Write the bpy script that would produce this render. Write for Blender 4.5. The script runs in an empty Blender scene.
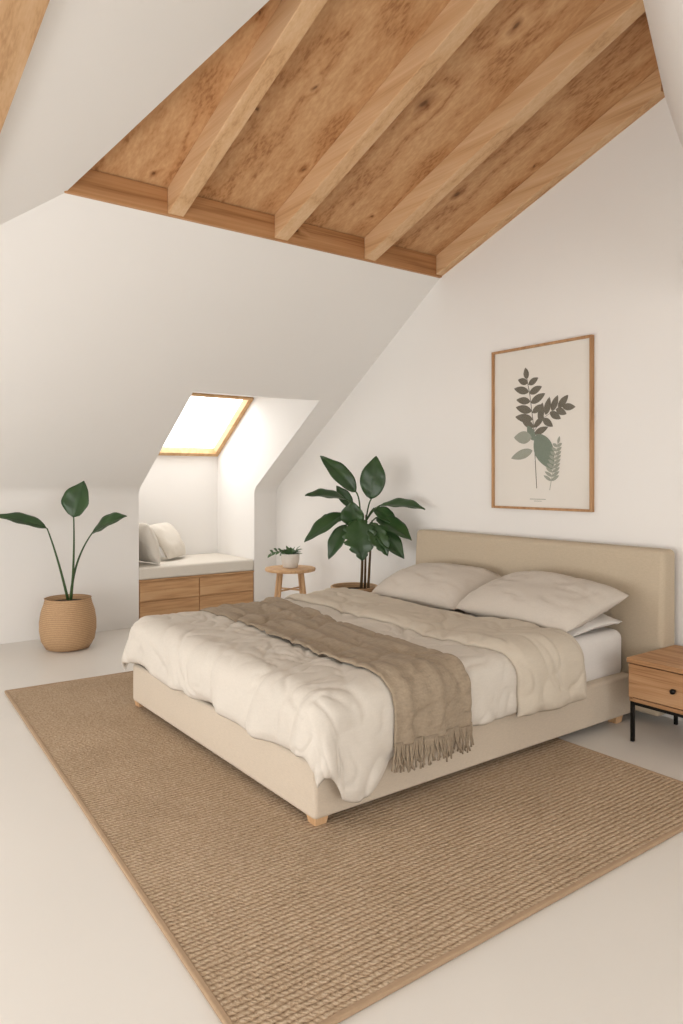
import bpy, bmesh, math, random
from mathutils import Vector, Matrix, noise
random.seed(4)
scene = bpy.context.scene
COL = scene.collection

# ---------------------------------------------------------------- materials
def srgb(r, g, b):
    def f(c):
        c = c/255.0
        return c/12.92 if c <= 0.04045 else ((c+0.055)/1.055)**2.4
    return (f(r), f(g), f(b), 1.0)

def new_mat(name):
    m = bpy.data.materials.new(name); m.use_nodes = True
    nt = m.node_tree
    bs = [n for n in nt.nodes if n.type == 'BSDF_PRINCIPLED'][0]
    return m, nt, bs

def N(nt, t, **kw):
    n = nt.nodes.new(t)
    for k, v in kw.items(): setattr(n, k, v)
    return n

def mat_simple(name, col, rough=0.8, var=0.04, nscale=6.0, bump=0.0, bscale=80.0, spec=0.3, sheen=0.0, metal=0.0):
    m, nt, bs = new_mat(name)
    tc = N(nt, 'ShaderNodeTexCoord')
    nz = N(nt, 'ShaderNodeTexNoise'); nz.inputs['Scale'].default_value = nscale; nz.inputs['Detail'].default_value = 4
    nt.links.new(tc.outputs['Object'], nz.inputs['Vector'])
    mx = N(nt, 'ShaderNodeMix', data_type='RGBA')
    mx.inputs[6].default_value = tuple(c*(1-var) for c in col[:3])+(1,)
    mx.inputs[7].default_value = tuple(min(1, c*(1+var)) for c in col[:3])+(1,)
    nt.links.new(nz.outputs['Fac'], mx.inputs[0])
    nt.links.new(mx.outputs[2], bs.inputs['Base Color'])
    bs.inputs['Roughness'].default_value = rough
    bs.inputs['Specular IOR Level'].default_value = spec
    bs.inputs['Metallic'].default_value = metal
    if sheen: bs.inputs['Sheen Weight'].default_value = sheen
    if bump:
        n2 = N(nt, 'ShaderNodeTexNoise'); n2.inputs['Scale'].default_value = bscale; n2.inputs['Detail'].default_value = 5
        nt.links.new(tc.outputs['Object'], n2.inputs['Vector'])
        b = N(nt, 'ShaderNodeBump'); b.inputs['Strength'].default_value = bump; b.inputs['Distance'].default_value = 0.004
        nt.links.new(n2.outputs['Fac'], b.inputs['Height']); nt.links.new(b.outputs[0], bs.inputs['Normal'])
    return m

def mat_fabric(name, col, weave=500.0, rough=0.95, strength=0.35, var=0.06, dist=0.0015, sheen=0.05):
    m, nt, bs = new_mat(name)
    tc = N(nt, 'ShaderNodeTexCoord')
    nz = N(nt, 'ShaderNodeTexNoise'); nz.inputs['Scale'].default_value = weave/3; nz.inputs['Detail'].default_value = 4
    mp = N(nt, 'ShaderNodeMapping'); mp.inputs['Scale'].default_value = (1, 0.2, 1)
    nt.links.new(tc.outputs['Object'], mp.inputs[0]); nt.links.new(mp.outputs[0], nz.inputs['Vector'])
    nb = N(nt, 'ShaderNodeTexNoise'); nb.inputs['Scale'].default_value = weave/3
    mp2 = N(nt, 'ShaderNodeMapping'); mp2.inputs['Scale'].default_value = (0.2, 1, 1)
    nt.links.new(tc.outputs['Object'], mp2.inputs[0]); nt.links.new(mp2.outputs[0], nb.inputs['Vector'])
    ad = N(nt, 'ShaderNodeMath', operation='ADD')
    nt.links.new(nz.outputs['Fac'], ad.inputs[0]); nt.links.new(nb.outputs['Fac'], ad.inputs[1])
    hf = N(nt, 'ShaderNodeMath', operation='MULTIPLY'); hf.inputs[1].default_value = 0.5
    nt.links.new(ad.outputs[0], hf.inputs[0])
    mx = N(nt, 'ShaderNodeMix', data_type='RGBA')
    mx.inputs[6].default_value = tuple(c*(1-var*3) for c in col[:3])+(1,)
    mx.inputs[7].default_value = tuple(min(1, c*(1+var*3)) for c in col[:3])+(1,)
    nt.links.new(hf.outputs[0], mx.inputs[0]); nt.links.new(mx.outputs[2], bs.inputs['Base Color'])
    b = N(nt, 'ShaderNodeBump'); b.inputs['Strength'].default_value = strength; b.inputs['Distance'].default_value = dist
    nt.links.new(hf.outputs[0], b.inputs['Height']); nt.links.new(b.outputs[0], bs.inputs['Normal'])
    bs.inputs['Roughness'].default_value = rough; bs.inputs['Specular IOR Level'].default_value = 0.15
    bs.inputs['Sheen Weight'].default_value = sheen
    return m

def mat_wood(name, c1, c2, c3, axis='Y', scale=1.0, knots=False, rough=0.55, rings=4.0, fc=1.5, kscale=1.7, stretch=0.07):
    """straight grain stretched along axis, cathedral rings, optional sparse knots (grain bends round them)"""
    m, nt, bs = new_mat(name)
    tc = N(nt, 'ShaderNodeTexCoord')
    src = tc.outputs['Object']
    kr_out = None; bend = None
    if knots:
        sp = N(nt, 'ShaderNodeSeparateXYZ'); nt.links.new(src, sp.inputs[0])
        oi = N(nt, 'ShaderNodeObjectInfo')
        of = N(nt, 'ShaderNodeMath', operation='MULTIPLY'); of.inputs[1].default_value = 37.0; nt.links.new(oi.outputs['Random'], of.inputs[0])
        cb = N(nt, 'ShaderNodeCombineXYZ')
        along, across = (0, 2) if axis == 'X' else (1, 0)
        s1 = N(nt, 'ShaderNodeMath', operation='MULTIPLY'); s1.inputs[1].default_value = 0.6; nt.links.new(sp.outputs[along], s1.inputs[0])
        nt.links.new(s1.outputs[0], cb.inputs[1])
        a2 = N(nt, 'ShaderNodeMath', operation='ADD'); nt.links.new(sp.outputs[across], a2.inputs[0]); nt.links.new(of.outputs[0], a2.inputs[1]); nt.links.new(a2.outputs[0], cb.inputs[0])
        nzk = N(nt, 'ShaderNodeTexNoise'); nzk.inputs['Scale'].default_value = 14
        nt.links.new(cb.outputs[0], nzk.inputs['Vector'])
        mm = N(nt, 'ShaderNodeVectorMath', operation='MULTIPLY_ADD')
        mm.inputs[1].default_value = (0.05, 0.05, 0.0)
        nt.links.new(nzk.outputs['Color'], mm.inputs[0]); nt.links.new(cb.outputs[0], mm.inputs[2])
        vo = N(nt, 'ShaderNodeTexVoronoi', voronoi_dimensions='2D'); vo.inputs['Scale'].default_value = kscale
        nt.links.new(mm.outputs[0], vo.inputs['Vector'])
        sc_ = N(nt, 'ShaderNodeSeparateColor'); nt.links.new(vo.outputs['Color'], sc_.inputs[0])
        szr = N(nt, 'ShaderNodeMapRange'); szr.inputs['To Min'].default_value = 1.0; szr.inputs['To Max'].default_value = 4.0
        nt.links.new(sc_.outputs[0], szr.inputs['Value'])
        dm = N(nt, 'ShaderNodeMath', operation='MULTIPLY'); nt.links.new(vo.outputs['Distance'], dm.inputs[0]); nt.links.new(szr.outputs[0], dm.inputs[1])
        kr = N(nt, 'ShaderNodeValToRGB')
        kr.color_ramp.elements[0].position = 0.03; kr.color_ramp.elements[0].color = (0.26, 0.19, 0.15, 1)
        kr.color_ramp.elements[1].position = 0.14; kr.color_ramp.elements[1].color = (1, 1, 1, 1)
        k2 = kr.color_ramp.elements.new(0.06); k2.color = (0.66, 0.57, 0.50, 1)
        nt.links.new(dm.outputs[0], kr.inputs[0]); kr_out = kr.outputs[0]
        bd = N(nt, 'ShaderNodeMapRange'); bd.inputs['From Min'].default_value = 0.0; bd.inputs['From Max'].default_value = 0.35
        bd.inputs['To Min'].default_value = 0.8; bd.inputs['To Max'].default_value = 0.0
        nt.links.new(dm.outputs[0], bd.inputs['Value']); bend = bd.outputs[0]
    st = {'X': (stretch, 1, 1), 'Y': (1, stretch, 1), 'Z': (1, 1, stretch)}[axis]
    mp = N(nt, 'ShaderNodeMapping'); mp.inputs['Scale'].default_value = tuple(s*scale for s in st)
    nt.links.new(src, mp.inputs[0])
    big = N(nt, 'ShaderNodeTexNoise'); big.inputs['Scale'].default_value = 4; big.inputs['Detail'].default_value = 2; big.inputs['Distortion'].default_value = 0.1
    nt.links.new(mp.outputs[0], big.inputs['Vector'])
    mul = N(nt, 'ShaderNodeMath', operation='MULTIPLY_ADD'); mul.inputs[1].default_value = rings; mul.inputs[2].default_value = 0
    nt.links.new(big.outputs['Fac'], mul.inputs[0])
    if bend: nt.links.new(bend, mul.inputs[2])
    fr = N(nt, 'ShaderNodeMath', operation='PINGPONG'); fr.inputs[1].default_value = 0.5
    nt.links.new(mul.outputs[0], fr.inputs[0])
    mpf = N(nt, 'ShaderNodeMapping'); mpf.inputs['Scale'].default_value = tuple((s if s == 1 else .02)*scale for s in st)
    nt.links.new(src, mpf.inputs[0])
    fine = N(nt, 'ShaderNodeTexNoise'); fine.inputs['Scale'].default_value = 70; fine.inputs['Detail'].default_value = 3
    nt.links.new(mpf.outputs[0], fine.inputs['Vector'])
    a = N(nt, 'ShaderNodeMath', operation='MULTIPLY_ADD'); a.inputs[1].default_value = 0.85
    nt.links.new(fr.outputs[0], a.inputs[0])
    f2 = N(nt, 'ShaderNodeMath', operation='MULTIPLY_ADD'); f2.inputs[1].default_value = fc; f2.inputs[2].default_value = .27-.5*fc
    nt.links.new(fine.outputs['Fac'], f2.inputs[0]); nt.links.new(f2.outputs[0], a.inputs[2])
    cr = N(nt, 'ShaderNodeValToRGB')
    e = cr.color_ramp.elements
    e[0].position = 0.12; e[0].color = c1; e[1].position = 0.85; e[1].color = c3
    k = cr.color_ramp.elements.new(0.38); k.color = c2
    nt.links.new(a.outputs[0], cr.inputs[0])
    out = cr.outputs[0]
    if knots:
        mk_ = N(nt, 'ShaderNodeMix', data_type='RGBA', blend_type='MULTIPLY'); mk_.inputs[0].default_value = 0.85
        nt.links.new(out, mk_.inputs[6]); nt.links.new(kr_out, mk_.inputs[7]); out = mk_.outputs[2]
    nt.links.new(out, bs.inputs['Base Color'])
    b = N(nt, 'ShaderNodeBump'); b.inputs['Strength'].default_value = 0.1; b.inputs['Distance'].default_value = 0.002
    nt.links.new(a.outputs[0], b.inputs['Height']); nt.links.new(b.outputs[0], bs.inputs['Normal'])
    bs.inputs['Roughness'].default_value = rough; bs.inputs['Specular IOR Level'].default_value = 0.3
    return m

M_wall = mat_simple('white_plaster', srgb(236, 233, 229), 0.9, 0.012, 2.0, 0.05, 60, spec=0.2)
M_floor = mat_simple('pale_floor', srgb(223, 218, 211), 0.38, 0.03, 1.5, 0.03, 12, spec=0.4)
M_board = mat_wood('ceiling_boards', srgb(154, 106, 66), srgb(190, 143, 99), srgb(210, 169, 126), 'Y', 1.0, knots=True, fc=.9, rings=4.5, kscale=2.3, stretch=.10)
M_beam = mat_wood('beam_wood', srgb(184, 142, 100), srgb(206, 166, 124), srgb(220, 186, 148), 'Y', 1.6, rings=3.5, fc=.7)
M_rimx = mat_wood('rim_wood', srgb(140, 95, 58), srgb(176, 128, 84), srgb(198, 152, 108), 'X', 1.3, knots=True, fc=.7, kscale=1.9)
M_trimw = mat_wood('skylight_wood', srgb(190, 146, 102), srgb(208, 166, 120), srgb(220, 184, 140), 'Y', 2.0, fc=.5)
M_oak = mat_wood('oak_x', srgb(168, 126, 86), srgb(194, 152, 110), srgb(210, 172, 132), 'X', 3.0, fc=.7)
M_oaky = mat_wood('oak_y', srgb(146, 104, 68), srgb(178, 134, 94), srgb(198, 158, 120), 'Y', 3.0, fc=.8)
M_oakz = mat_wood('oak_z', srgb(180, 138, 98), srgb(204, 164, 122), srgb(216, 180, 142), 'Z', 3.0, fc=.6)
M_uph = mat_fabric('bed_upholstery', srgb(204, 190, 172), 600, strength=0.3)
M_head = mat_fabric('headboard_upholstery', srgb(192, 177, 155), 600, strength=0.3)
M_duvet = mat_fabric('duvet_linen', srgb(209, 201, 190), 450, strength=0.12, var=0.03)
M_fold = mat_fabric('duvet_fold_linen', srgb(199, 188, 172), 450, strength=0.12, var=0.03)
M_pil = mat_fabric('pillow_linen', srgb(204, 195, 184), 450, strength=0.12, var=0.03)
M_sheet = mat_fabric('white_sheet', srgb(230, 225, 220), 500, strength=0.1, var=0.02)
M_throw = mat_fabric('throw_wool', srgb(158, 142, 122), 300, strength=0.9, var=0.13, dist=0.004)
M_seatc = mat_fabric('seat_cushion_linen', srgb(218, 211, 200), 450, strength=0.15, var=0.03)
M_black = mat_simple('black_metal', srgb(32, 30, 28), 0.45, 0.02, metal=0.6)
M_white = mat_simple('white_ceramic', srgb(225, 220, 212), 0.4, 0.03)
M_soil = mat_simple('soil', srgb(48, 36, 28), 0.95, 0.3, 40, 1.0, 60)
M_stem = mat_simple('green_stem', srgb(58, 82, 44), 0.5, 0.1)
M_trunk = mat_simple('brown_stem', srgb(88, 70, 46), 0.7, 0.2, 20)
M_small = mat_simple('small_leaf', srgb(88, 116, 80), 0.5, 0.15, 15)

def mat_leaf(name, c1, c2):
    m, nt, bs = new_mat(name)
    tc = N(nt, 'ShaderNodeTexCoord')
    nz = N(nt, 'ShaderNodeTexNoise'); nz.inputs['Scale'].default_value = 7
    nt.links.new(tc.outputs['Object'], nz.inputs['Vector'])
    mx = N(nt, 'ShaderNodeMix', data_type='RGBA'); mx.inputs[6].default_value = c1; mx.inputs[7].default_value = c2
    nt.links.new(nz.outputs['Fac'], mx.inputs[0]); nt.links.new(mx.outputs[2], bs.inputs['Base Color'])
    bs.inputs['Roughness'].default_value = 0.32; bs.inputs['Specular IOR Level'].default_value = 0.5
    return m
M_leaf = mat_leaf('dark_leaf', srgb(22, 48, 24), srgb(58, 90, 44))

def mat_basket(name):
    m, nt, bs = new_mat(name)
    tc = N(nt, 'ShaderNodeTexCoord')
    wv = N(nt, 'ShaderNodeTexWave', wave_type='BANDS', bands_direction='Z'); wv.inputs['Scale'].default_value = 22; wv.inputs['Distortion'].default_value = 2.5
    wv.inputs['Detail'].default_value = 3; wv.inputs['Detail Scale'].default_value = 6
    nt.links.new(tc.outputs['Object'], wv.inputs['Vector'])
    cr = N(nt, 'ShaderNodeValToRGB'); cr.color_ramp.elements[0].color = srgb(166, 130, 94); cr.color_ramp.elements[1].color = srgb(194, 160, 122)
    nt.links.new(wv.outputs['Fac'], cr.inputs[0]); nt.links.new(cr.outputs[0], bs.inputs['Base Color'])
    b = N(nt, 'ShaderNodeBump'); b.inputs['Strength'].default_value = 0.35; b.inputs['Distance'].default_value = 0.003
    nt.links.new(wv.outputs['Fac'], b.inputs['Height']); nt.links.new(b.outputs[0], bs.inputs['Normal'])
    bs.inputs['Roughness'].default_value = 0.75
    return m
M_basket = mat_basket('woven_basket')

def mat_rug(name):
    m, nt, bs = new_mat(name)
    tc = N(nt, 'ShaderNodeTexCoord')
    nz = N(nt, 'ShaderNodeTexNoise'); nz.inputs['Scale'].default_value = 32; nz.inputs['Detail'].default_value = 3
    nt.links.new(tc.outputs['Object'], nz.inputs['Vector'])
    mm = N(nt, 'ShaderNodeVectorMath', operation='MULTIPLY_ADD'); mm.inputs[1].default_value = (0.022, 0.014, 0)
    nt.links.new(nz.outputs['Color'], mm.inputs[0]); nt.links.new(tc.outputs['Object'], mm.inputs[2])
    sep = N(nt, 'ShaderNodeSeparateXYZ'); nt.links.new(mm.outputs[0], sep.inputs[0])
    def sabs(sock, pitch):
        a = N(nt, 'ShaderNodeMath', operation='MULTIPLY'); a.inputs[1].default_value = math.pi/pitch; nt.links.new(sock, a.inputs[0])
        s = N(nt, 'ShaderNodeMath', operation='SINE'); nt.links.new(a.outputs[0], s.inputs[0])
        b = N(nt, 'ShaderNodeMath', operation='ABSOLUTE'); nt.links.new(s.outputs[0], b.inputs[0])
        return b.outputs[0]
    ribs = sabs(sep.outputs[1], 0.0215)
    sk = N(nt, 'ShaderNodeMath', operation='MULTIPLY_ADD'); sk.inputs[1].default_value = 0.6
    nt.links.new(sep.outputs[1], sk.inputs[0]); nt.links.new(sep.outputs[0], sk.inputs[2])
    tw = sabs(sk.outputs[0], 0.017)
    pr = N(nt, 'ShaderNodeMath', operation='POWER'); pr.inputs[1].default_value = 0.6; nt.links.new(ribs, pr.inputs[0])
    pt = N(nt, 'ShaderNodeMath', operation='MULTIPLY_ADD'); pt.inputs[1].default_value = 0.36; pt.inputs[2].default_value = 0.0; nt.links.new(tw, pt.inputs[0])
    n2 = N(nt, 'ShaderNodeTexNoise'); n2.inputs['Scale'].default_value = 95; n2.inputs['Detail'].default_value = 4
    nt.links.new(tc.outputs['Object'], n2.inputs['Vector'])
    h0 = N(nt, 'ShaderNodeMath', operation='ADD'); nt.links.new(pr.outputs[0], h0.inputs[0]); nt.links.new(pt.outputs[0], h0.inputs[1])
    h1 = N(nt, 'ShaderNodeMath', operation='MULTIPLY_ADD'); h1.inputs[1].default_value = 1.7; nt.links.new(n2.outputs['Fac'], h1.inputs[0]); nt.links.new(h0.outputs[0], h1.inputs[2])
    cr = N(nt, 'ShaderNodeValToRGB'); e = cr.color_ramp.elements
    e[0].position = 0.30; e[0].color = srgb(128, 104, 80); e[1].position = 0.95; e[1].color = srgb(216, 195, 170)
    k = e.new(0.66); k.color = srgb(186, 160, 132)
    hs = N(nt, 'ShaderNodeMath', operation='MULTIPLY'); hs.inputs[1].default_value = 0.38; nt.links.new(h1.outputs[0], hs.inputs[0])
    nt.links.new(hs.outputs[0], cr.inputs[0])
    n3 = N(nt, 'ShaderNodeTexNoise'); n3.inputs['Scale'].default_value = 3.0; n3.inputs['Detail'].default_value = 5
    nt.links.new(tc.outputs['Object'], n3.inputs['Vector'])
    c3 = N(nt, 'ShaderNodeValToRGB'); c3.color_ramp.elements[0].position = .3; c3.color_ramp.elements[0].color = (.88, .87, .85, 1)
    c3.color_ramp.elements[1].position = .7; c3.color_ramp.elements[1].color = (1, 1, 1, 1); nt.links.new(n3.outputs['Fac'], c3.inputs[0])
    mx = N(nt, 'ShaderNodeMix', data_type='RGBA', blend_type='MULTIPLY'); mx.inputs[0].default_value = 1.0
    nt.links.new(cr.outputs[0], mx.inputs[6]); nt.links.new(c3.outputs[0], mx.inputs[7])
    nt.links.new(mx.outputs[2], bs.inputs['Base Color'])
    b = N(nt, 'ShaderNodeBump'); b.inputs['Strength'].default_value = 0.9; b.inputs['Distance'].default_value = 0.006
    nt.links.new(h1.outputs[0], b.inputs['Height']); nt.links.new(b.outputs[0], bs.inputs['Normal'])
    bs.inputs['Roughness'].default_value = 0.95; bs.inputs['Specular IOR Level'].default_value = 0.1
    return m
M_rug = mat_rug('jute_weave')
M_rugb = mat_fabric('jute_binding', srgb(168, 142, 115), 300, strength=0.8)

def mat_glass_thin(name, base=0.04, gain=0.9):
    m, nt, bs = new_mat(name)
    out = [n for n in nt.nodes if n.type == 'OUTPUT_MATERIAL'][0]
    t = N(nt, 'ShaderNodeBsdfTransparent'); g = N(nt, 'ShaderNodeBsdfGlossy'); g.inputs['Roughness'].default_value = 0.01
    lw = N(nt, 'ShaderNodeLayerWeight'); lw.inputs['Blend'].default_value = 0.5
    pw = N(nt, 'ShaderNodeMath', operation='POWER'); pw.inputs[1].default_value = 4.5
    nt.links.new(lw.outputs['Facing'], pw.inputs[0])
    ma = N(nt, 'ShaderNodeMath', operation='MULTIPLY_ADD', use_clamp=True); ma.inputs[1].default_value = gain; ma.inputs[2].default_value = base
    nt.links.new(pw.outputs[0], ma.inputs[0])
    mx = N(nt, 'ShaderNodeMixShader')
    nt.links.new(ma.outputs[0], mx.inputs[0]); nt.links.new(t.outputs[0], mx.inputs[1]); nt.links.new(g.outputs[0], mx.inputs[2])
    nt.links.new(mx.outputs[0], out.inputs['Surface'])
    return m
M_glass = mat_glass_thin('thin_glass')

# ---------------------------------------------------------------- mesh helpers
def empty(name, loc):
    o = bpy.data.objects.new(name, None); o.location = loc; o.empty_display_size = 0.1
    COL.objects.link(o); return o

def mk(name, verts, faces, mat, parent=None, smooth=False):
    vs = [Vector(v) for v in verts]
    mn = Vector((min(v[i] for v in vs) for i in range(3))); mxx = Vector((max(v[i] for v in vs) for i in range(3)))
    c = (mn+mxx)/2
    me = bpy.data.meshes.new(name)
    me.from_pydata([tuple(v-c) for v in vs], [], faces)
    me.materials.append(mat)
    if smooth:
        for p in me.polygons: p.use_smooth = True
    me.update()
    o = bpy.data.objects.new(name, me); COL.objects.link(o)
    if parent: o.parent = parent; o.location = c-parent.location
    else: o.location = c
    return o

def fixn(o):
    bm = bmesh.new(); bm.from_mesh(o.data); bmesh.ops.recalc_face_normals(bm, faces=bm.faces); bm.to_mesh(o.data); bm.free()

def box(name, x0, x1, y0, y1, z0, z1, mat, parent=None, bev=0.0, seg=3):
    v = [(x, y, z) for x in (x0, x1) for y in (y0, y1) for z in (z0, z1)]
    f = [(0, 1, 3, 2), (4, 6, 7, 5), (0, 4, 5, 1), (2, 3, 7, 6), (0, 2, 6, 4), (1, 5, 7, 3)]
    o = mk(name, v, f, mat, parent)
    fixn(o)
    if bev:
        b = o.modifiers.new('bevel', 'BEVEL'); b.width = bev; b.segments = seg
        b.harden_normals = True
        for p in o.data.polygons: p.use_smooth = True
    return o

def prism8(name, bot, top, mat, parent=None, bev=0):
    v = list(bot)+list(top)
    f = [(3, 2, 1, 0), (4, 5, 6, 7)]+[(i, (i+1) % 4, 4+(i+1) % 4, 4+i) for i in range(4)]
    o = mk(name, v, f, mat, parent); fixn(o)
    if bev:
        b = o.modifiers.new('bevel', 'BEVEL'); b.width = bev; b.segments = 2
    return o

def polys(name, plist, mat, parent=None):
    v = []; f = []
    for p in plist:
        f.append(tuple(range(len(v), len(v)+len(p)))); v += p
    return mk(name, v, f, mat, parent)

def lathe(name, prof, loc, mat, parent=None, seg=64, rib=0, ribamp=0):
    v = []; f = []
    for (r, z) in prof:
        for i in range(seg):
            a = 2*math.pi*i/seg
            rr = r*(1+ribamp*math.cos(rib*a)) if rib else r
            v.append((loc[0]+rr*math.cos(a), loc[1]+rr*math.sin(a), loc[2]+z))
    for j in range(len(prof)-1):
        for i in range(seg):
            k = (i+1) % seg
            f.append((j*seg+i, j*seg+k, (j+1)*seg+k, (j+1)*seg+i))
    f.append(tuple(range(seg))[::-1]); f.append(tuple((len(prof)-1)*seg+i for i in range(seg)))
    return mk(name, v, f, mat, parent, smooth=True)

def tube_data(pts, rad, seg=6):
    pts = [Vector(p) for p in pts]; v = []; f = []
    for i, p in enumerate(pts):
        t = (pts[min(i+1, len(pts)-1)]-pts[max(i-1, 0)]).normalized()
        a = t.cross(Vector((0.3, 0.9, 0.1)))
        if a.length < 1e-3: a = t.cross(Vector((1, 0, 0)))
        a.normalize(); b = t.cross(a)
        r = rad[i] if isinstance(rad, (list, tuple)) else rad
        for k in range(seg):
            an = 2*math.pi*k/seg
            v.append(p+a*math.cos(an)*r+b*math.sin(an)*r)
    for i in range(len(pts)-1):
        for k in range(seg):
            kk = (k+1) % seg
            f.append((i*seg+k, i*seg+kk, (i+1)*seg+kk, (i+1)*seg+k))
    f.append(tuple(range(seg))[::-1]); f.append(tuple((len(pts)-1)*seg+k for k in range(seg)))
    return v, f

def merge(parts):
    V = []; F = []
    for v, f in parts:
        n = len(V); V += list(v); F += [tuple(i+n for i in q) for q in f]
    return V, F

# ---------------------------------------------------------------- ROOM SHELL
XW = 3.93; YK = 6.40; ZK = 1.24; YR = 4.018; ZR = 2.88
XL = -1.5; YF = -2.2
NX0, NX1 = 2.47, 3.67; NYT, NZT = 5.25, 2.031; NYB = 7.21; NZB = 1.60; NYS, NZS = 6.42, 2.165
APEX = (1.98, 1.407, 3.786); PB = (1.142, YR, ZR); PA = (XW, 2.213, 3.506)
def zl(y): return ZR+0.347*(YR-y)
fd = 0.06; sl = Vector((-(YK-YR), ZR-ZK)).normalized()
K0 = Vector((YK, ZK-fd)); K1 = Vector((YK, ZK)); K2 = K1+sl*fd
KC = [K0*(1-t)**2+K1*2*t*(1-t)+K2*t*t for t in [i/8 for i in range(9)]]
mk('floor', [(XL, YF, 0), (XW, YF, 0), (XW, NYB+.05, 0), (XL, NYB+.05, 0)], [(0, 1, 2, 3)], M_floor)
polys('wall_right', [[(XW, YF, 0), (XW, YK, 0), (XW, YK, ZK), (XW, YR, ZR), PA, (XW, 1.837, 2.3), (XW, YF, 2.3)]], M_wall)
def strip(x0, x1):
    v = []; f = []
    rows = [Vector((YK, 0)), Vector((YK, .5))]+KC
    for r in rows: v += [(x0, r.x, r.y), (x1, r.x, r.y)]
    for i in range(len(rows)-1): f.append((2*i, 2*i+1, 2*i+3, 2*i+2))
    return v, f
V, F = merge([strip(XL, NX0), strip(NX1, XW)]); mk('wall_back', V, F, M_wall, smooth=True)
k2 = (KC[-1].x, KC[-1].y)
slz = lambda y: ZK+(YK-y)*(ZR-ZK)/(YK-YR)
polys('wall_sloped_back', [
    [PB, (XL, 6.15, slz(6.15)), (XL, k2[0], k2[1]), (NX0, k2[0], k2[1]), (NX0, NYT, NZT), (NX0, YR, ZR)],
    [(NX0, NYT, NZT), (NX1, NYT, NZT), (NX1, YR, ZR), (NX0, YR, ZR)],
    [(NX1, YR, ZR), (NX1, k2[0], k2[1]), (XW, k2[0], k2[1]), (XW, YR, ZR)]], M_wall)
side = lambda x: [(x, YK, 0), (x, NYB, 0), (x, NYB, NZB), (x, NYS, NZS), (x, NYT, NZT)]+[(x, k.x, k.y) for k in reversed(KC)]
polys('wall_nook', [side(NX0), side(NX1), [(NX0, NYB, 0), (NX1, NYB, 0), (NX1, NYB, NZB), (NX0, NYB, NZB)],
      [(NX0, NYT, NZT), (NX1, NYT, NZT), (NX1, NYS, NZS), (NX0, NYS, NZS)]], M_wall)
sk = empty('window_1', ((NX0+NX1)/2, (NYB+NYS)/2, (NZB+NZS)/2))
dirv = Vector((0, NYS-NYB, NZS-NZB)); Ls = dirv.length; dirv.normalize(); nv = Vector((0, dirv.z, -dirv.y))
if nv.z > 0: nv = -nv
def skp(x, s, n):
    p = Vector((0, NYB, NZB))+dirv*s+nv*n; return (x, p.y, p.z)
def skbox(name, x0, x1, s0, s1, n0, n1, mat):
    q = []
    for n in (n0, n1):
        for (x, s) in ((x0, s0), (x1, s0), (x1, s1), (x0, s1)): q.append(skp(x, s, n))
    return prism8(name, q[:4], q[4:], mat, sk, bev=0.003)
skbox('frame_bottom', NX0, NX1, 0, 0.05, -0.06, 0.02, M_trimw)
skbox('frame_top', NX0, NX1, Ls-0.03, Ls, -0.06, 0.02, M_trimw)
skbox('frame_right', NX1-0.05, NX1, 0, Ls, -0.061, 0.021, M_trimw)
skbox('frame_left', NX0, NX0+0.05, 0, Ls, -0.061, 0.021, M_trimw)
mk('glass', [skp(NX0+.04, .04, -.03), skp(NX1-.04, .04, -.03), skp(NX1-.04, Ls-.02, -.03), skp(NX0+.04, Ls-.02, -.03)], [(0, 1, 2, 3)], M_glass, sk)
polys('ceiling_left_slope', [[PB, APEX, (XL, -.507, 2.757), (XL, 6.40, 1.281)]], M_wall)
polys('ceiling_bulkhead', [[PA, APEX, (XL, -.507, 2.757), (XL, -.65, 2.30), (XW, 1.837, 2.30)]], M_wall)
polys('ceiling_low', [[(XW, 1.837, 2.3), (XL, -.65, 2.3), (XL, YF, 2.3), (XW, YF, 2.3)]], M_wall)
# wooden ceiling
cw = empty('ceiling_wood', (2.8, 3.0, 3.4))
H = 0.15
def up(p, h=H): return (p[0], p[1], p[2]+h)
E1 = (XW, YR, ZR)
BXS = (1.765, 2.49, 3.225)
M_dark = mat_simple('light_leak_backer', srgb(60, 40, 26), 0.9, 0.05)
def slab(name, a, b, h0, h1, mat):
    y0, y1 = YR+.02, 1.2
    prism8(name, [(a, y0, zl(y0)+h0), (b, y0, zl(y0)+h0), (b, y1, zl(y1)+h0), (a, y1, zl(y1)+h0)],
           [(a, y0, zl(y0)+h1), (b, y0, zl(y0)+h1), (b, y1, zl(y1)+h1), (a, y1, zl(y1)+h1)], mat, cw)
xs = [0.95, 1.765, 2.49, 3.225, 4.0]
for i in range(len(xs)-1): slab('board_%d' % i, xs[i]+.0015, xs[i+1]-.0015, H, H+.03, M_board)
slab('light_leak_backer', 0.9, 4.05, H+.03, H+.06, M_dark)  # unseen dark backing, added to block sky light leaking through the board seams
def ybeam(name, x0, x1, y0, y1, mat, zo=0.0):
    b = [(x0, y0, zl(y0)+zo), (x1, y0, zl(y0)+zo), (x1, y1, zl(y1)+zo), (x0, y1, zl(y1)+zo)]
    t = [(p[0], p[1], p[2]+H-zo) for p in b]
    return prism8(name, b, t, mat, cw, bev=0.004)
for i, x in enumerate(BXS):
    yend = {0: 2.1, 1: 1.6, 2: 1.9}[i]
    ybeam('beam_%d' % (i+1), x-.05, x+.05, YR-.02, yend, M_beam, 0.0)
ybeam('beam_wall', XW-.06, XW+.0, YR-.02, 2.2, M_beam, 0.005)
prism8('beam_back', [(1.10, YR-.02, ZR), (XW, YR-.02, ZR), (XW, YR+.03, ZR-.003), (1.10, YR+.03, ZR-.003)],
       [(1.10, YR-.02, ZR+H), (XW, YR-.02, ZR+H), (XW, YR+.03, ZR+H), (1.10, YR+.03, ZR+H)], M_rimx, cw)
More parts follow.
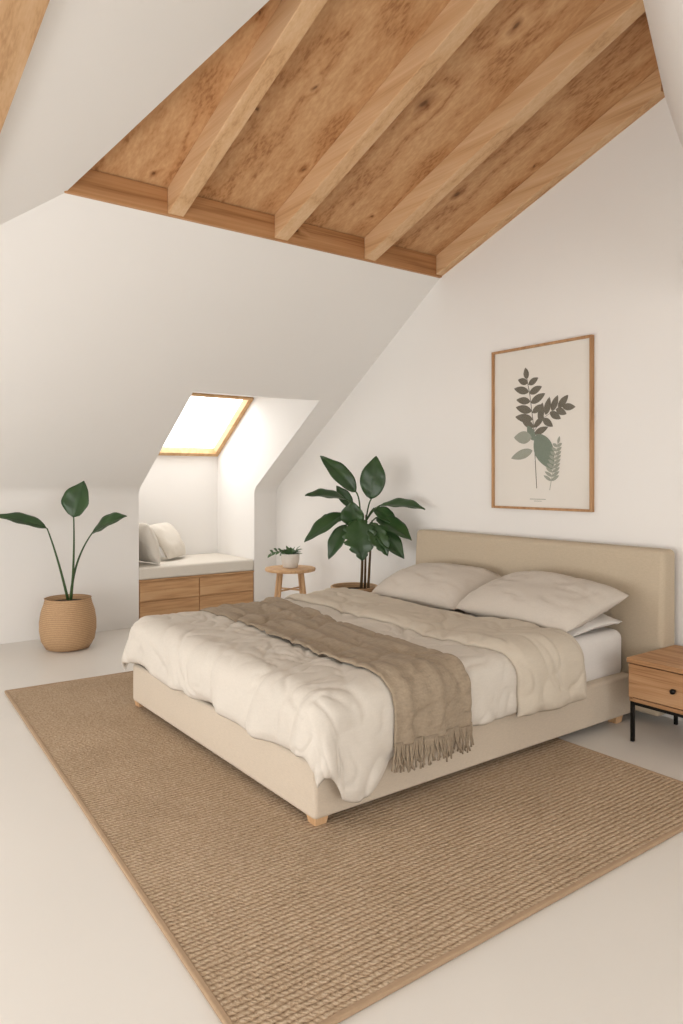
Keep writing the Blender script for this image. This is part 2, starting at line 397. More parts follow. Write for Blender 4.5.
polys('rim', [[PB, APEX, up(APEX), up(PB)], [PA, APEX, up(APEX), up(PA)], [E1, PA, up(PA), up(E1)]], M_beam, cw)
def zb(x, y): return .413*x-.214*y+3.268
q = [(0.38, -0.2), (0.673, -0.2), (0.673, 4.4), (0.38, 4.6)]
prism8('trim_1', [(x, y, zb(x, y)-.05) for x, y in q], [(x, y, zb(x, y)-.001) for x, y in q], M_beam)

wy0, wy1, wz0, wz1 = 0.6, 5.2, 0.12, 1.48
polys('wall_left', [
    [(XL, YF, 0), (XL, wy0, 0), (XL, wy0, 2.523), (XL, -.507, 2.757), (XL, -.65, 2.3), (XL, YF, 2.3)],
    [(XL, wy0, 0), (XL, wy1, 0), (XL, wy1, wz0), (XL, wy0, wz0)],
    [(XL, wy0, wz1), (XL, wy1, wz1), (XL, wy1, 1.548), (XL, wy0, 2.523)],
    [(XL, wy1, 0), (XL, YK, 0), (XL, YK, ZK-.02), (XL, 6.28, 1.315), (XL, wy1, 1.548)]], M_wall)
fx0, fx1, fz0, fz1 = -1.1, 2.2, 0.35, 2.05
polys('wall_front', [
    [(XL, YF, 0), (XW, YF, 0), (XW, YF, fz0), (XL, YF, fz0)], [(XL, YF, fz1), (XW, YF, fz1), (XW, YF, 2.3), (XL, YF, 2.3)],
    [(XL, YF, fz0), (fx0, YF, fz0), (fx0, YF, fz1), (XL, YF, fz1)], [(fx1, YF, fz0), (XW, YF, fz0), (XW, YF, fz1), (fx1, YF, fz1)]], M_wall)
w2 = empty('window_2', (XL, 2.9, 0.8))
for i in range(4):
    y = wy0+(wy1-wy0)*i/3
    box('mullion_%d' % i, XL-.03, XL+.03, y-.025, y+.025, wz0, wz1, M_oakz, w2)
box('sill', XL-.03, XL+.03, wy0, wy1, wz0-.02, wz0+.03, M_oaky, w2); box('head', XL-.03, XL+.03, wy0, wy1, wz1-.03, wz1+.02, M_oaky, w2)
w3 = empty('window_3', ((fx0+fx1)/2, YF, 1.2))
for i in range(4):
    x = fx0+(fx1-fx0)*i/3
    box('mullion_%d' % i, x-.025, x+.025, YF-.03, YF+.03, fz0, fz1, M_oakz, w3)
box('sill', fx0, fx1, YF-.03, YF+.03, fz0-.02, fz0+.03, M_oak, w3); box('head', fx0, fx1, YF-.03, YF+.03, fz1-.03, fz1+.02, M_oak, w3)

# ---------------------------------------------------------------- RUG
rc = [(0.83, 1.45), (3.11, 1.455), (3.15, 4.86), (1.035, 4.93)]
rug = empty('area_rug', (2.0, 3.2, 0))
prism8('weave', [(x, y, 0.001) for x, y in rc], [(x, y, 0.014) for x, y in rc], M_rug, rug, bev=0.004)
def inset(p, q, w, name):
    P = Vector((p[0], p[1], 0)); Q = Vector((q[0], q[1], 0)); t = (Q-P).normalized(); n = Vector((-t.y, t.x, 0))
    a, b, c, d = P-n*.004, Q-n*.004, Q+n*w, P+n*w
    prism8(name, [(v.x, v.y, .0005) for v in (a, b, c, d)], [(v.x, v.y, .0165) for v in (a, b, c, d)], M_rugb, rug, bev=0.005)
for i in range(4): inset(rc[i], rc[(i+1) % 4], 0.016, 'binding_%d' % i)

# ---------------------------------------------------------------- BED
BX0, BX1, BY0, BY1 = 1.57, 3.72, 2.28, 4.17
bed = empty('upholstered_bed', (2.65, 3.2, 0))
def ring(name, x0, x1, y0, y1, w, z0, z1, mat, parent, bev):
    o_ = [(x0, y0), (x1, y0), (x1, y1), (x0, y1)]; i_ = [(x0+w, y0+w), (x1-w, y0+w), (x1-w, y1-w), (x0+w, y1-w)]
    v = [(x, y, z) for z in (z0, z1) for (x, y) in o_+i_]
    f = []
    for k in range(4):
        n = (k+1) % 4
        f += [(k, n, 8+n, 8+k), (4+n, 4+k, 12+k, 12+n), (k, 4+k, 4+n, n), (8+k, 8+n, 12+n, 12+k)]
    ob = mk(name, v, f, mat, parent); fixn(ob)
    b = ob.modifiers.new('bevel', 'BEVEL'); b.width = bev; b.segments = 4; b.harden_normals = True
    for p in ob.data.polygons: p.use_smooth = True
    return ob
ring('frame_rails', BX0, BX1, BY0, BY1, .08, .042, .262, M_uph, bed, .018)
box('slat_base', BX0+.05, BX1-.01, BY0+.05, BY1-.05, .10, .235, M_uph, bed, .005)
for i, (x, y) in enumerate([(BX0+.04, BY0+.04), (BX0+.04, BY1-.04), (BX1-.1, BY0+.05), (BX1-.1, BY1-.05)]):
    s = .034; t = .026; z0 = .0145 if x < 3.0 else 0.0
    prism8('leg_%d' % i, [(x-t, y-t, z0), (x+t, y-t, z0), (x+t, y+t, z0), (x-t, y+t, z0)],
           [(x-s, y-s, .055), (x+s, y-s, .055), (x+s, y+s, .055), (x-s, y+s, .055)], M_oakz, bed, bev=.003)
hb = box('headboard', 3.725, 3.905, 2.13, 4.13, .05, .955, M_head, bed, .03, 5)
for v in hb.data.vertices:
    if v.co.z > 0 and v.co.x < 0: v.co.x += 0.055
box('mattress', 1.66, 3.72, 2.33, 4.10, .236, .50, M_sheet, bed, .05, 5)

R = 0.10; XF = 1.545; YN = 2.235; YFR = 4.18; ZT = 0.52
def nn3(x, y, z): return noise.noise(Vector((x, y, z)))
def fbm(x, y, z=0.0, o=4):
    s = 0; a = 1; f = 1
    for i in range(o):
        s += a*nn3(x*f, y*f, z+i*7.3); a *= .5; f *= 2.03
    return s
def cl(x): return max(0, min(1, x))
def wr(p, q):
    wx = p+.10*nn3(p*2, q*2, 5); wy = q+.10*nn3(p*2, q*2, 9)
    d = 0.012*fbm(p*2.2, q*2.2, 1.0, 2)
    m1 = cl(nn3(p*1.7, q*1.7, 20)*2.5+.75); m2 = cl(nn3(p*2.3, q*2.3, 31)*3+.8); m3 = cl(nn3(p*2.9, q*2.9, 41)*3+.8); m4 = cl(nn3(p*3.3, q*3.3, 51)*3+.6)
    d -= .015*m1*math.exp(-abs(nn3(wx*1.6+wy*1.4, wy*1.2-wx*.9, 3.1))/.06)
    d -= .013*m2*math.exp(-abs(nn3(wx*3.8-wy*2.0, wy*2.6+wx*1.2, 8.1))/.08)
    d -= .011*m3*math.exp(-abs(nn3(wx*6.5+wy*3.0, wy*5.6-wx*2, 12.1))/.11)
    d -= .007*m4*math.exp(-abs(nn3(wx*9.5-wy*5.0, wy*8.6+wx*3, 15.1))/.16)
    d += .002*fbm(wx*14, wy*14, 2.2, 2)
    return d
def drape(p, q, off=0.0, wa=1.0, zt=ZT):
    ox = max(0, (XF+R)-p)
    oyn = max(0, (YN+R)-q); oyf = max(0, q-(YFR-R))
    bx = max(p, XF+R); by = min(max(q, YN+R), YFR-R)
    oy = max(oyn, oyf); sg = -1 if oyn > 0 else 1
    L = (ox**3.2+oy**3.2)**(1/3.2)
    if L > 1e-6:
        ph = math.atan2(ox, oy); dx, dy = -math.sin(ph), sg*math.cos(ph)
    else: dx = dy = 0; ph = 0
    th = min(L/R, math.pi/2*0.97)
    out = R*math.sin(th); down = R*(1-math.cos(th)); ex = max(0, L-R*math.pi/2*.97)
    out += ex*0.08; down += ex*0.99
    s = bx*1.0-by*1.0+ph*0.30
    k = cl(ex/.16)
    fold = k*(0.011*math.sin(s*21+3.5*nn3(s*2.5, 0, 4))+0.018*nn3(s*7, ex*2, 2))
    c = math.sin(2*ph) if (ox > 0 and oy > 0) else 0
    d = off+wr(p, q)*wa+fold+c*k*0.02
    nx, ny, nz = dx*math.sin(th), dy*math.sin(th), math.cos(th)
    z = max(zt-down, .06)
    return Vector((bx+dx*out+nx*d, by+dy*out+ny*d, z+nz*d))

def sheet_obj(name, pf, nu, nv, mat, parent=None, thick=0.012):
    v = []; f = []
    for i in range(nu+1):
        for j in range(nv+1):
            v.append(pf(i/nu, j/nv))
    for i in range(nu):
        for j in range(nv):
            a = i*(nv+1)+j
            f.append((a, a+nv+1, a+nv+2, a+1))
    o = mk(name, v, f, mat, parent, smooth=True)
    s = o.modifiers.new('solid', 'SOLIDIFY'); s.thickness = thick; s.offset = -1
    return o
def puff(t, w=0.06):
    e = min(t, 1-t)
    return math.sqrt(min(1, e/w)) if e < w else 1
def duvet_f(u, v):
    fo = .30
    p0 = XF+R-fo
    p = p0+u*(3.12-p0)
    no = .325+.150*math.exp(-((p-1.72)/.16)**2)
    q0 = YN+R-no
    if u < 0.3: p += (0.012*math.sin(v*17)+.016*nn3(v*9, 0, 1))*(1-u/.3)
    q = q0+v*(4.34-q0)
    e = min(puff(u, .02), puff(v, .02))
    return drape(p, q, 0.020*e+.004)
dv = sheet_obj('duvet', duvet_f, 190, 250, M_duvet, None, .014)
def foldp(u, v):
    q = 2.00+v*(4.34-2.00)
    p0 = 2.59+.11*cl((2.8-q)/.7)+.04*math.sin(q*2.1)+0.015*math.sin(q*9); p1 = 3.14+.02*math.sin(q*3+1)
    p = p0+u*(p1-p0)
    e = min(puff(u, .12), puff(v, .02))
    return drape(p, q, 0.030+0.034*e+0.012*nn3(p*6, q*3, 7)*e, 1.0)
sheet_obj('turned_back_fold', foldp, 60, 230, M_fold, dv, .026)
# throw
def throw_p(u, q):
    t = (q-2.1)/(4.25-2.1)
    p0 = 1.88+.13*t+.025*math.sin(q*4); p1 = 2.33+.19*t+.02*math.sin(q*3+2)
    return p0+u*(p1-p0)
def throwf(u, v):
    q = 2.03+v*(4.36-2.03)
    e = puff(u, .03)
    return drape(throw_p(u, q), q, 0.037+.006*e+0.005*math.sin(u*17+q*2.5+2*nn3(u*3, q*2, 0))+.003*math.sin(u*33-q*2), 1.0)
th = empty('throw_blanket', (2.1, 3.2, .5))
sheet_obj('cloth', throwf, 70, 250, M_throw, th, .006)
parts = []
for i in range(75):
    u = (i+.5)/75
    for (q, sg) in ((2.036, -1), (4.355, 1)):
        p = drape(throw_p(u, q), q, .041)
        L = random.uniform(.085, .12)
        pts = [p+Vector((0, 0, .01))]; dx = random.uniform(-.03, .03); dy = random.uniform(-.006, .012)*sg
        for k in range(1, 5):
            a = k/4
            pts.append(p+Vector((dx*a*a+random.uniform(-.003, .003), dy*a, -L*a)))
        parts.append(tube_data(pts, [.0035, .0045, .004, .0038, .0045], 5))
V, F = merge(parts); mk('fringe', V, F, M_throw, th, smooth=True)

# ---------------------------------------------------------------- PILLOWS
def pillow(name, a, b, T, mat, M, seed=0, n=44, parent=None, wrinkle=1.0):
    v = []; f = []
    def P(u, w, s):
        x = a*u*(1-.04*(1-w*w)*abs(u)**2-.07*abs(w)**5); y = b*w*(1-.03*(1-u*u)*abs(w)**2-.06*abs(u)**5)
        h = T*(max(0, (1-abs(u)**3.0))*max(0, (1-abs(w)**3.0)))**.6
        e = max(0, 1-max(abs(u), abs(w))**6)
        wx = u+.2*nn3(u*2, w*2, seed+5)
        wk = .010*fbm(u*1.5+seed, w*1.5, seed, 2)
        wk -= .017*cl(nn3(u*1.5, w*1.5, seed+9)*3+.6)*math.exp(-abs(nn3(wx*1.6+seed, w*2.4-u*.8, seed+3))/.08)
        wk -= .014*math.exp(-abs(nn3(wx*3.5+w*2, w*3.5-u*2, seed+13))/.09)*cl(nn3(u*2.5, w*2.5, seed+19)*3+.5)
        return M@Vector((x, y, s*h+wk*wrinkle*e-.02*(abs(u)*abs(w))**2))
    for s in (1, -1):
        for i in range(n+1):
            for j in range(n+1):
                u = math.sin((-1+2*i/n)*math.pi/2); w = math.sin((-1+2*j/n)*math.pi/2)
                v.append(P(u, w, s))
    o = (n+1)**2
    for i in range(n):
        for j in range(n):
            k = i*(n+1)+j
            f.append((k, k+n+1, k+n+2, k+1)); f.append((o+k, o+k+1, o+k+n+2, o+k+n+1))
    ob = mk(name, v, f, mat, parent, smooth=True)
    bm = bmesh.new(); bm.from_mesh(ob.data); bmesh.ops.remove_doubles(bm, verts=bm.verts, dist=1e-4)
    bmesh.ops.recalc_face_normals(bm, faces=bm.faces); bm.to_mesh(ob.data); bm.free()
    for p in ob.data.polygons: p.use_smooth = True
    return ob
def TM(loc, rx=0, ry=0, rz=0):
    return Matrix.Translation(loc)@Matrix.Rotation(math.radians(rz), 4, 'Z')@Matrix.Rotation(math.radians(ry), 4, 'Y')@Matrix.Rotation(math.radians(rx), 4, 'X')
pillow('pillow', .28, .41, .10, M_pil, TM((3.44, 3.56, .635), 0, -16, 4), 1.3)
pillow('pillow', .29, .44, .105, M_pil, TM((3.41, 2.69, .655), 0, -15, -3), 5.7)
pillow('pillow', .25, .39, .05, M_sheet, TM((3.47, 2.70, .552), 0, -3, 0), 9.7)

# ---------------------------------------------------------------- NIGHTSTAND
ns = empty('nightstand', (3.65, 1.88, 0))
nx0, nx1, ny0, ny1 = 3.41, 3.88, 1.64, 2.12
box('top', nx0-.005, nx1, ny0-.005, ny1+.005, .405, .43, M_oaky, ns, .004)
box('case_left', nx0+.012, nx1, ny1-.02, ny1, .215, .405, M_oaky, ns, .002)
box('case_right', nx0+.012, nx1, ny0, ny0+.02, .215, .405, M_oaky, ns, .002)
box('case_bottom', nx0+.012, nx1, ny0, ny1, .205, .225, M_oaky, ns, .002)
box('case_back', nx1-.02, nx1, ny0+.02, ny1-.02, .225, .405, M_oaky, ns)
box('drawer_front', nx0, nx0+.02, ny0+.004, ny1-.004, .232, .400, M_oaky, ns, .002)
lathe('knob', [(.006, 0), (.006, .012), (.013, .016), (.013, .026), (.004, .03)], (0, 0, 0), M_black, ns, 20)
k = bpy.data.objects['knob']; k.rotation_euler = (0, -math.pi/2, 0); k.location = Vector((nx0-.015, 1.87, .315))-ns.location
for i, (x, y) in enumerate([(nx0+.02, ny1-.015), (nx0+.02, ny0+.015), (nx1-.03, ny1-.015), (nx1-.03, ny0+.015)]):
    box('leg_%d' % i, x-.009, x+.009, y-.009, y+.009, 0, .206, M_black, ns, .002)
box('stretcher_1', nx0+.012, nx0+.028, ny0+.01, ny1-.01, .19, .205, M_black, ns); box('stretcher_2', nx1-.038, nx1-.022, ny0+.01, ny1-.01, .19, .205, M_black, ns)

# ---------------------------------------------------------------- WINDOW SEAT
ws = empty('window_seat', (3.07, 6.8, 0))
sx0, sx1, sy0, sy1 = NX0+.0005, NX1-.0005, YK+.004, NYB-.004
box('carcass', sx0, sx1, sy0+.010, sy1, 0.0, .405, M_oak, ws)
mid = (sx0+sx1)/2
for r, (z0, z1) in enumerate([(.225, .395), (.03, .215)]):
    for c, (x0, x1) in enumerate([(sx0+.012, mid-.005), (mid+.005, sx1-.012)]):
        box('drawer_%d_%d' % (r, c), x0, x1, sy0-.004, sy0+.012, z0, z1, M_oak, ws, .003)
        box('pull_%d_%d' % (r, c), (x0+x1)/2-.05, (x0+x1)/2+.05, sy0-.012, sy0-.003, (z0+z1)/2-.004, (z0+z1)/2+.006, M_oakz, ws, .002)
box('seat_top', sx0, sx1, sy0-.003, sy1, .405, .418, M_oak, ws, .002)
box('cushion', sx0+.001, sx1-.001, sy0-.010, sy1-.01, .419, .535, M_seatc, ws, .025, 5)
pillow('throw_pillow', .21, .21, .07, M_seatc, TM((2.62, 6.64, .74), 0, 70, 8), 2.2, 24)
pillow('throw_pillow', .20, .22, .07, M_seatc, TM((2.98, 6.90, .73), 0, 58, -48), 4.2, 24)

# ---------------------------------------------------------------- leaf builder
def leaf_data(p0, p1, width, face, arch=0.15, cup=0.12, n=14, m=4, split=None, prof=0.85):
    p0 = Vector(p0); p1 = Vector(p1); face = Vector(face).normalized()
    L = (p1-p0).length; mid = (p0+p1)/2+face*L*arch
    v = []; f = []
    for i in range(n+1):
        t = i/n
        c = p0*(1-t)**2+mid*2*t*(1-t)+p1*t*t
        tg = ((mid-p0)*(1-t)+(p1-mid)*t).normalized()
        sd = tg.cross(face).normalized(); nn = sd.cross(tg).normalized()
        w = width/2*(math.sin(math.pi*t**prof))**.75*(1 if t < .6 else 1-.25*(t-.6)/.4) if 0 < t < 1 else 0.0005
        if i == n: w = .0005
        if split and 2 < i < n-1 and i % 3 == 0: w *= split
        for j in range(-m, m+1):
            s = j/m
            wav = .03*width*math.sin(t*17+j)*abs(s)
            v.append(c+sd*w*s+nn*(cup*w*abs(s)**1.3*1.6+wav-.04*width*(1-abs(s)*3 if abs(s) < .33 else 0)))
    k = 2*m+1
    for i in range(n):
        for j in range(2*m):
            a = i*k+j; f.append((a, a+1, a+k+1, a+k))
    return v, f
RV = Vector((.802, -.597, 0)); DV = Vector((-.597, -.802, 0)); UV = Vector((0, 0, 1))
def bez(p0, c, p1, n=10):
    return [p0*(1-t)**2+c*2*t*(1-t)+p1*t*t for t in [i/n for i in range(n+1)]]

LP = Vector((1.709, 5.93, 0)); lp = empty('potted_bird_of_paradise', LP)
lathe('basket_pot', [(.13, 0), (.165, .01), (.20, .07), (.214, .15), (.214, .22), (.202, .30), (.180, .365), (.174, .395), (.178, .402), (.165, .402), (.158, .36)], LP, M_basket, lp, 64)
lathe('soil', [(.150, .34), (.158, .365), (.1, .372), (.02, .375)], LP, M_soil, lp, 32)
S = .00794
def L3(px, py, d=0): return LP+RV*((px-68)*S)+UV*((648-py)*S)+DV*d
lv = []; sv = []
for (bx, by), (tx, ty), w, d0, d1, face, pc in [
    ((48, 528), (0, 515), .135, .02, .10, UV*1.0+DV*.6, (58, 555)),
    ((76, 517), (84, 481), .235, .05, .0, DV*1.0+UV*.15-RV*.2, (76, 560)),
    ((91, 533), (131, 515), .165, -.03, .12, UV*.8+DV*.75, (72, 560))]:
    b = L3(bx, by, d0); t = L3(tx, ty, d1)
    lv.append(leaf_data(b, t, w, face, arch=.10, cup=.18))
    root = L3(68+random.uniform(-3, 3), 600)
    sv.append(tube_data(bez(root, L3(*pc, d0/2), b, 12), [.011-.0005*i for i in range(13)], 8))
V, F = merge(lv); o = mk('leaves', V, F, M_leaf, lp, smooth=True); o.modifiers.new('s', 'SOLIDIFY').thickness = .002
V, F = merge(sv); mk('stems', V, F, M_stem, lp, smooth=True)

RP = Vector((3.50, 4.53, 0)); rp = empty('potted_rubber_plant', RP)
lathe('wood_planter', [(.14, 0), (.15, .01), (.185, .42), (.19, .50), (.182, .505), (.172, .5), (.168, .46)], RP, M_basket, rp, 48)
lathe('soil', [(.16, .44), (.168, .465), (.02, .47)], RP, M_soil, rp, 32)
dR = RP.x*.597+RP.y*.802; S2 = dR/728; cxR = 341.5+728*(RP.x*.802-RP.y*.597)/dR
def R3(px, py, d=0): return RP+RV*((px-cxR)*S2)+UV*(1.35+(478-py)*S2)+DV*d
tv = []; lv = []; sv = []
tv.append(tube_data(bez(R3(361, 590), R3(364, 550), R3(360, 512), 10), [.013-.0006*i for i in range(11)], 8))
tv.append(tube_data(bez(R3(368, 590, .03), R3(370, 550, .04), R3(372, 520, .03), 10), [.012-.0006*i for i in range(11)], 8))
tv.append(tube_data(bez(R3(365, 590, -.04), R3(366, 550, -.05), R3(366, 515, -.03), 10), [.011-.0006*i for i in range(11)], 8))
LL = [((356, 492), (320, 456), .15, .02, .0, DV+UV*.35+RV*.3, None),
      ((371, 499), (376, 456), .20, .03, .0, DV+UV*.1-RV*.15, None),
      ((346, 499), (306, 495), .14, .0, .15, UV*1+DV*.6, None),
      ((344, 513), (305, 541), .14, .03, .10, UV*.7+DV*.8-RV*.2, None),
      ((346, 524), (329, 558), .13, .05, .10, DV+RV*-.4+UV*.3, None),
      ((357, 518), (362, 558), .27, .10, .20, DV+UV*.35, .72),
      ((354, 527), (352, 501), .19, .06, .1, DV+UV*.5-RV*.3, None),
      ((380, 505), (422, 508), .15, .05, .22, UV*1+DV*.5, None),
      ((376, 517), (409, 538), .16, .07, .22, UV*.6+DV*.8+RV*.3, None),
      ((374, 525), (402, 556), .16, .10, .20, DV+UV*.5+RV*.2, None),
      ((370, 522), (386, 553), .16, .12, .22, DV+UV*.4, .8),
      ((374, 508), (396, 524), .12, .02, .12, DV+UV*.8, None),
      ((352, 508), (336, 486), .10, -.12, -.14, DV+UV*.4, None),
      ((342, 520), (316, 522), .12, -.04, .02, UV+DV*.6, None)]
for i, ((bx, by), (tx, ty), w, d0, d1, face, sp) in enumerate(LL):
    b = R3(bx, by, d0); t = R3(tx, ty, d1)
    lv.append(leaf_data(b, t, w, face, arch=.12, cup=.15, split=sp, n=18))
    st = R3(364+random.uniform(-4, 4), 545+random.uniform(-14, 10), .0)
    sv.append(tube_data(bez(st, R3((364*2+bx)/3, min(by, 520)+6, d0/2), b, 8), .006, 6))
V, F = merge(lv); o = mk('leaves', V, F, M_leaf, rp, smooth=True); o.modifiers.new('s', 'SOLIDIFY').thickness = .002
V, F = merge(sv); mk('petioles', V, F, M_stem, rp, smooth=True)
V, F = merge(tv); mk('trunks', V, F, M_trunk, rp, smooth=True)

# ---------------------------------------------------------------- SIDE TABLE + small plant
SP = Vector((3.51, 5.48, 0)); stb = empty('round_side_table', SP)
TZ = .55
lathe('top', [(.21, TZ-.028), (.222, TZ-.024), (.225, TZ-.012), (.222, TZ), (.21, TZ+.001)], SP, M_oakz, stb, 64)
for i in range(4):
    a = math.radians(20+90*i); c, s = math.cos(a), math.sin(a)
    v, f = tube_data([SP+Vector((c*.13, s*.13, TZ-.026)), SP+Vector((c*.165, s*.165, TZ*.5)), SP+Vector((c*.205, s*.205, 0.0))], [.016, .015, .011], 12)
    mk('leg_%d' % i, v, f, M_oakz, stb, smooth=True)
for i in range(2):
    a = math.radians(20+90*i); c, s = math.cos(a)*.15, math.sin(a)*.15
    v, f = tube_data([SP+Vector((c, s, .36)), SP-Vector((c, s, -.36))], .008, 8); mk('rung_%d' % i, v, f, M_oakz, stb, smooth=True)
PP = SP+Vector((-.0, .0, TZ+.001)); pp = empty('small_potted_plant', PP)
lathe('ribbed_pot', [(.055, 0), (.066, .006), (.078, .06), (.082, .115), (.082, .125), (.074, .125), (.072, .11)], PP, M_white, pp, 96, rib=24, ribamp=.015)
lathe('soil', [(.05, .10), (.072, .112), (.02, .114)], PP, M_soil, pp, 24)
lv = []
for i in range(26):
    a = random.uniform(0, 2*math.pi); r = random.uniform(.02, .06); el = random.uniform(.2, 1.3)
    dv2 = Vector((math.cos(a)*math.cos(el), math.sin(a)*math.cos(el), math.sin(el)*.8))
    b = PP+Vector((math.cos(a)*r*.5, math.sin(a)*r*.5, .11)); t = b+dv2*random.uniform(.07, .13)
    lv.append(leaf_data(b, t, .035, UV+dv2.cross(UV)*.3, .2, .1, 8, 2))
for k_ in range(8):
    b = PP-RV*(.04+.018*k_)+UV*(.125+.02*math.sin(k_*.5)); t = b-RV*.035+UV*(.03*(-1)**k_)+DV*.02
    lv.append(leaf_data(b, t, .028, UV+DV, .2, .1, 6, 2))
V, F = merge(lv); mk('leaves', V, F, M_small, pp, smooth=True)
v, f = tube_data(bez(PP+UV*.11, PP+UV*.16-RV*.08, PP-RV*.18+UV*.125, 8), .003, 6); mk('vine', v, f, M_small, pp)

# ---------------------------------------------------------------- FRAMED PRINT
fy0, fy1, fz0_, fz1_ = 2.668, 3.474, 1.14, 2.232
fp = empty('framed_botanical_print', (XW-.015, (fy0+fy1)/2, (fz0_+fz1_)/2))
fw = .016; X0, X1 = XW-.032, XW-.001
M_frame = mat_wood('frame_wood', srgb(150, 110, 74), srgb(176, 134, 94), srgb(192, 152, 112), 'Z', 3, fc=.5)
box('frame_left', X0, X1, fy1-fw, fy1, fz0_, fz1_, M_frame, fp, .002); box('frame_right', X0, X1, fy0, fy0+fw, fz0_, fz1_, M_frame, fp, .002)
box('frame_top', X0, X1, fy0+fw, fy1-fw, fz1_-fw, fz1_, M_frame, fp, .002); box('frame_bottom', X0, X1, fy0+fw, fy1-fw, fz0_, fz0_+fw, M_frame, fp, .002)
M_paper = mat_simple('print_paper', srgb(233, 227, 218), 0.8, 0.02, 3)
box('paper', XW-.014, XW-.003, fy0+fw, fy1-fw, fz0_+fw, fz1_-fw, M_paper, fp)
mk('glazing', [(XW-.022, fy0+fw, fz0_+fw), (XW-.022, fy1-fw, fz0_+fw), (XW-.022, fy1-fw, fz1_-fw), (XW-.022, fy0+fw, fz1_-fw)], [(0, 3, 2, 1)], mat_glass_thin('picture_glass', .07, .9), fp)
M_a1 = mat_simple('ink_brown', srgb(104, 97, 82), 0.85, 0.1, 30)
M_a2 = mat_simple('ink_green', srgb(118, 130, 114), 0.85, 0.1, 30)
M_a3 = mat_simple('ink_sage', srgb(158, 160, 146), 0.85, 0.1, 30)
def AP(a, b, l=0): return Vector((XW-.0145-.0004*l, fy1-a*(fy1-fy0), fz0_+b*(fz1_-fz0_)))
def pleaf(a, b, ang, L, w, l=0):
    P = AP(a, b, l); d = Vector((0, -math.cos(math.radians(ang)), math.sin(math.radians(ang)))); s = Vector((0, d.z, -d.y))
    n = 12; v = [P]
    for i in range(1, n): t = i/n; v.append(P+d*L*t+s*w/2*math.sin(math.pi*t**.85)**.8)
    v.append(P+d*L)
    for i in range(n-1, 0, -1): t = i/n; v.append(P+d*L*t-s*w/2*math.sin(math.pi*t**.85)**.8)
    return v, [tuple(range(len(v)))]
def pline(pts, w, l=0):
    v = []; f = []
    for (a, b) in pts:
        P = AP(a, b, l); v += [P+Vector((0, w/2, 0)), P-Vector((0, w/2, 0))]
    for i in range(len(pts)-1): f.append((2*i, 2*i+1, 2*i+3, 2*i+2))
    return v, f
A1 = [pline([(.47, .13), (.455, .3), (.44, .5), (.40, .70), (.37, .80)], .006), pline([(.445, .48), (.53, .55), (.66, .60), (.72, .61)], .005)]
for n_, (a, b, g, L, w) in enumerate([(.37, .80, 100, .08, .046), (.38, .775, 160, .09, .046), (.385, .765, 25, .09, .044), (.39, .72, 165, .13, .052), (.395, .71, 20, .11, .050),
                      (.405, .66, 170, .12, .050), (.41, .65, 25, .13, .052), (.42, .60, 165, .14, .056), (.425, .59, 30, .10, .045), (.43, .55, 170, .15, .058),
                      (.50, .53, 80, .13, .052), (.56, .57, 75, .12, .052), (.53, .55, -35, .10, .048), (.60, .585, -30, .10, .048), (.62, .59, 65, .11, .050), (.66, .60, -25, .09, .046), (.68, .605, 45, .11, .050), (.72, .61, -5, .10, .046), (.44, .5, 40, .11, .042), (.44, .5, 150, .12, .05), (.445, .46, 20, .12, .045)]):
    A1.append(pleaf(a, b, g, L, w, .3+.12*n_))
V, F = merge(A1); mk('print_brown_sprig', V, F, M_a1, fp)
A2 = [pleaf(.47, .46, -62, .27, .15, 3), pleaf(.45, .42, 120, .12, .06, 3.3)]
V, F = merge(A2); mk('print_green_leaf', V, F, M_a2, fp)
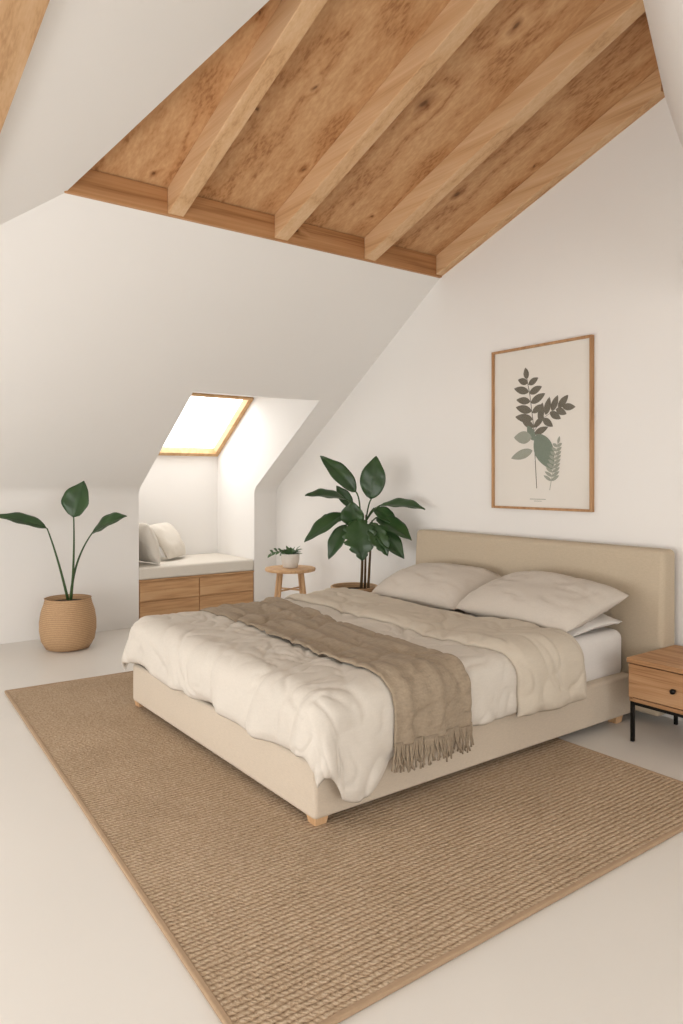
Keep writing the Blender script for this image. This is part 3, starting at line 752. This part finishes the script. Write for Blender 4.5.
A3 = [pleaf(.42, .44, 178, .15, .085, 3.6), pleaf(.43, .36, 195, .19, .065, 3.9), pline([(.60, .12), (.68, .40)], .004, 4), pline([(.455, .3), (.47, .44)], .004, 2), pleaf(.68, .395, 75, .05, .02, 4.3)]
for i in range(9):
    t = .2+i*.09; a = .60+.08*t; b = .12+.28*t
    A3 += [pleaf(a, b, 150, .065*(1.2-t*.6), .022, 4.2), pleaf(a, b, 30, .065*(1.2-t*.6), .022, 4.4)]
V, F = merge(A3); mk('print_sage_leaves', V, F, M_a3, fp)
V, F = merge([([AP(.40, .066), AP(.56, .066), AP(.56, .062), AP(.40, .062)], [(0, 1, 2, 3)]), ([AP(.44, .054), AP(.52, .054), AP(.52, .051), AP(.44, .051)], [(0, 1, 2, 3)])])
mk('print_caption', V, F, M_a3, fp)

# ---------------------------------------------------------------- LIGHT
w = bpy.data.worlds.new('overcast_sky'); scene.world = w; w.use_nodes = True
bg = w.node_tree.nodes['Background']; bg.inputs[0].default_value = (1.0, 0.99, 0.972, 1); bg.inputs[1].default_value = 5.2
def portal(name, loc, rot, sx, sy):
    l = bpy.data.lights.new(name, 'AREA'); l.shape = 'RECTANGLE'; l.size = sx; l.size_y = sy; l.cycles.is_portal = True
    o = bpy.data.objects.new(name, l); o.location = loc; o.rotation_euler = rot; COL.objects.link(o)
portal('window_portal', (XL-.05, (wy0+wy1)/2, (wz0+wz1)/2), (0, -math.pi/2, 0), wz1-wz0, wy1-wy0)
portal('window_portal', ((fx0+fx1)/2, YF-.05, (fz0+fz1)/2), (math.pi/2, 0, 0), fx1-fx0, fz1-fz0)
ps = Vector((3.07, (NYB+NYS)/2, (NZB+NZS)/2))-nv*.08
qr = nv.to_track_quat('-Z', 'X').to_euler()
portal('skylight_portal', ps, qr, Ls, NX1-NX0)

# ---------------------------------------------------------------- CAMERA
cam = bpy.data.cameras.new('camera'); co = bpy.data.objects.new('camera', cam); COL.objects.link(co)
co.location = (0, 0, 1.35); co.rotation_euler = (math.pi/2, 0, -math.atan2(.597, .802))
cam.sensor_width = 36; cam.lens = 728/1024*36; cam.shift_y = -34/1024
scene.camera = co
scene.view_settings.view_transform = 'Standard'
scene.view_settings.exposure = 0.0
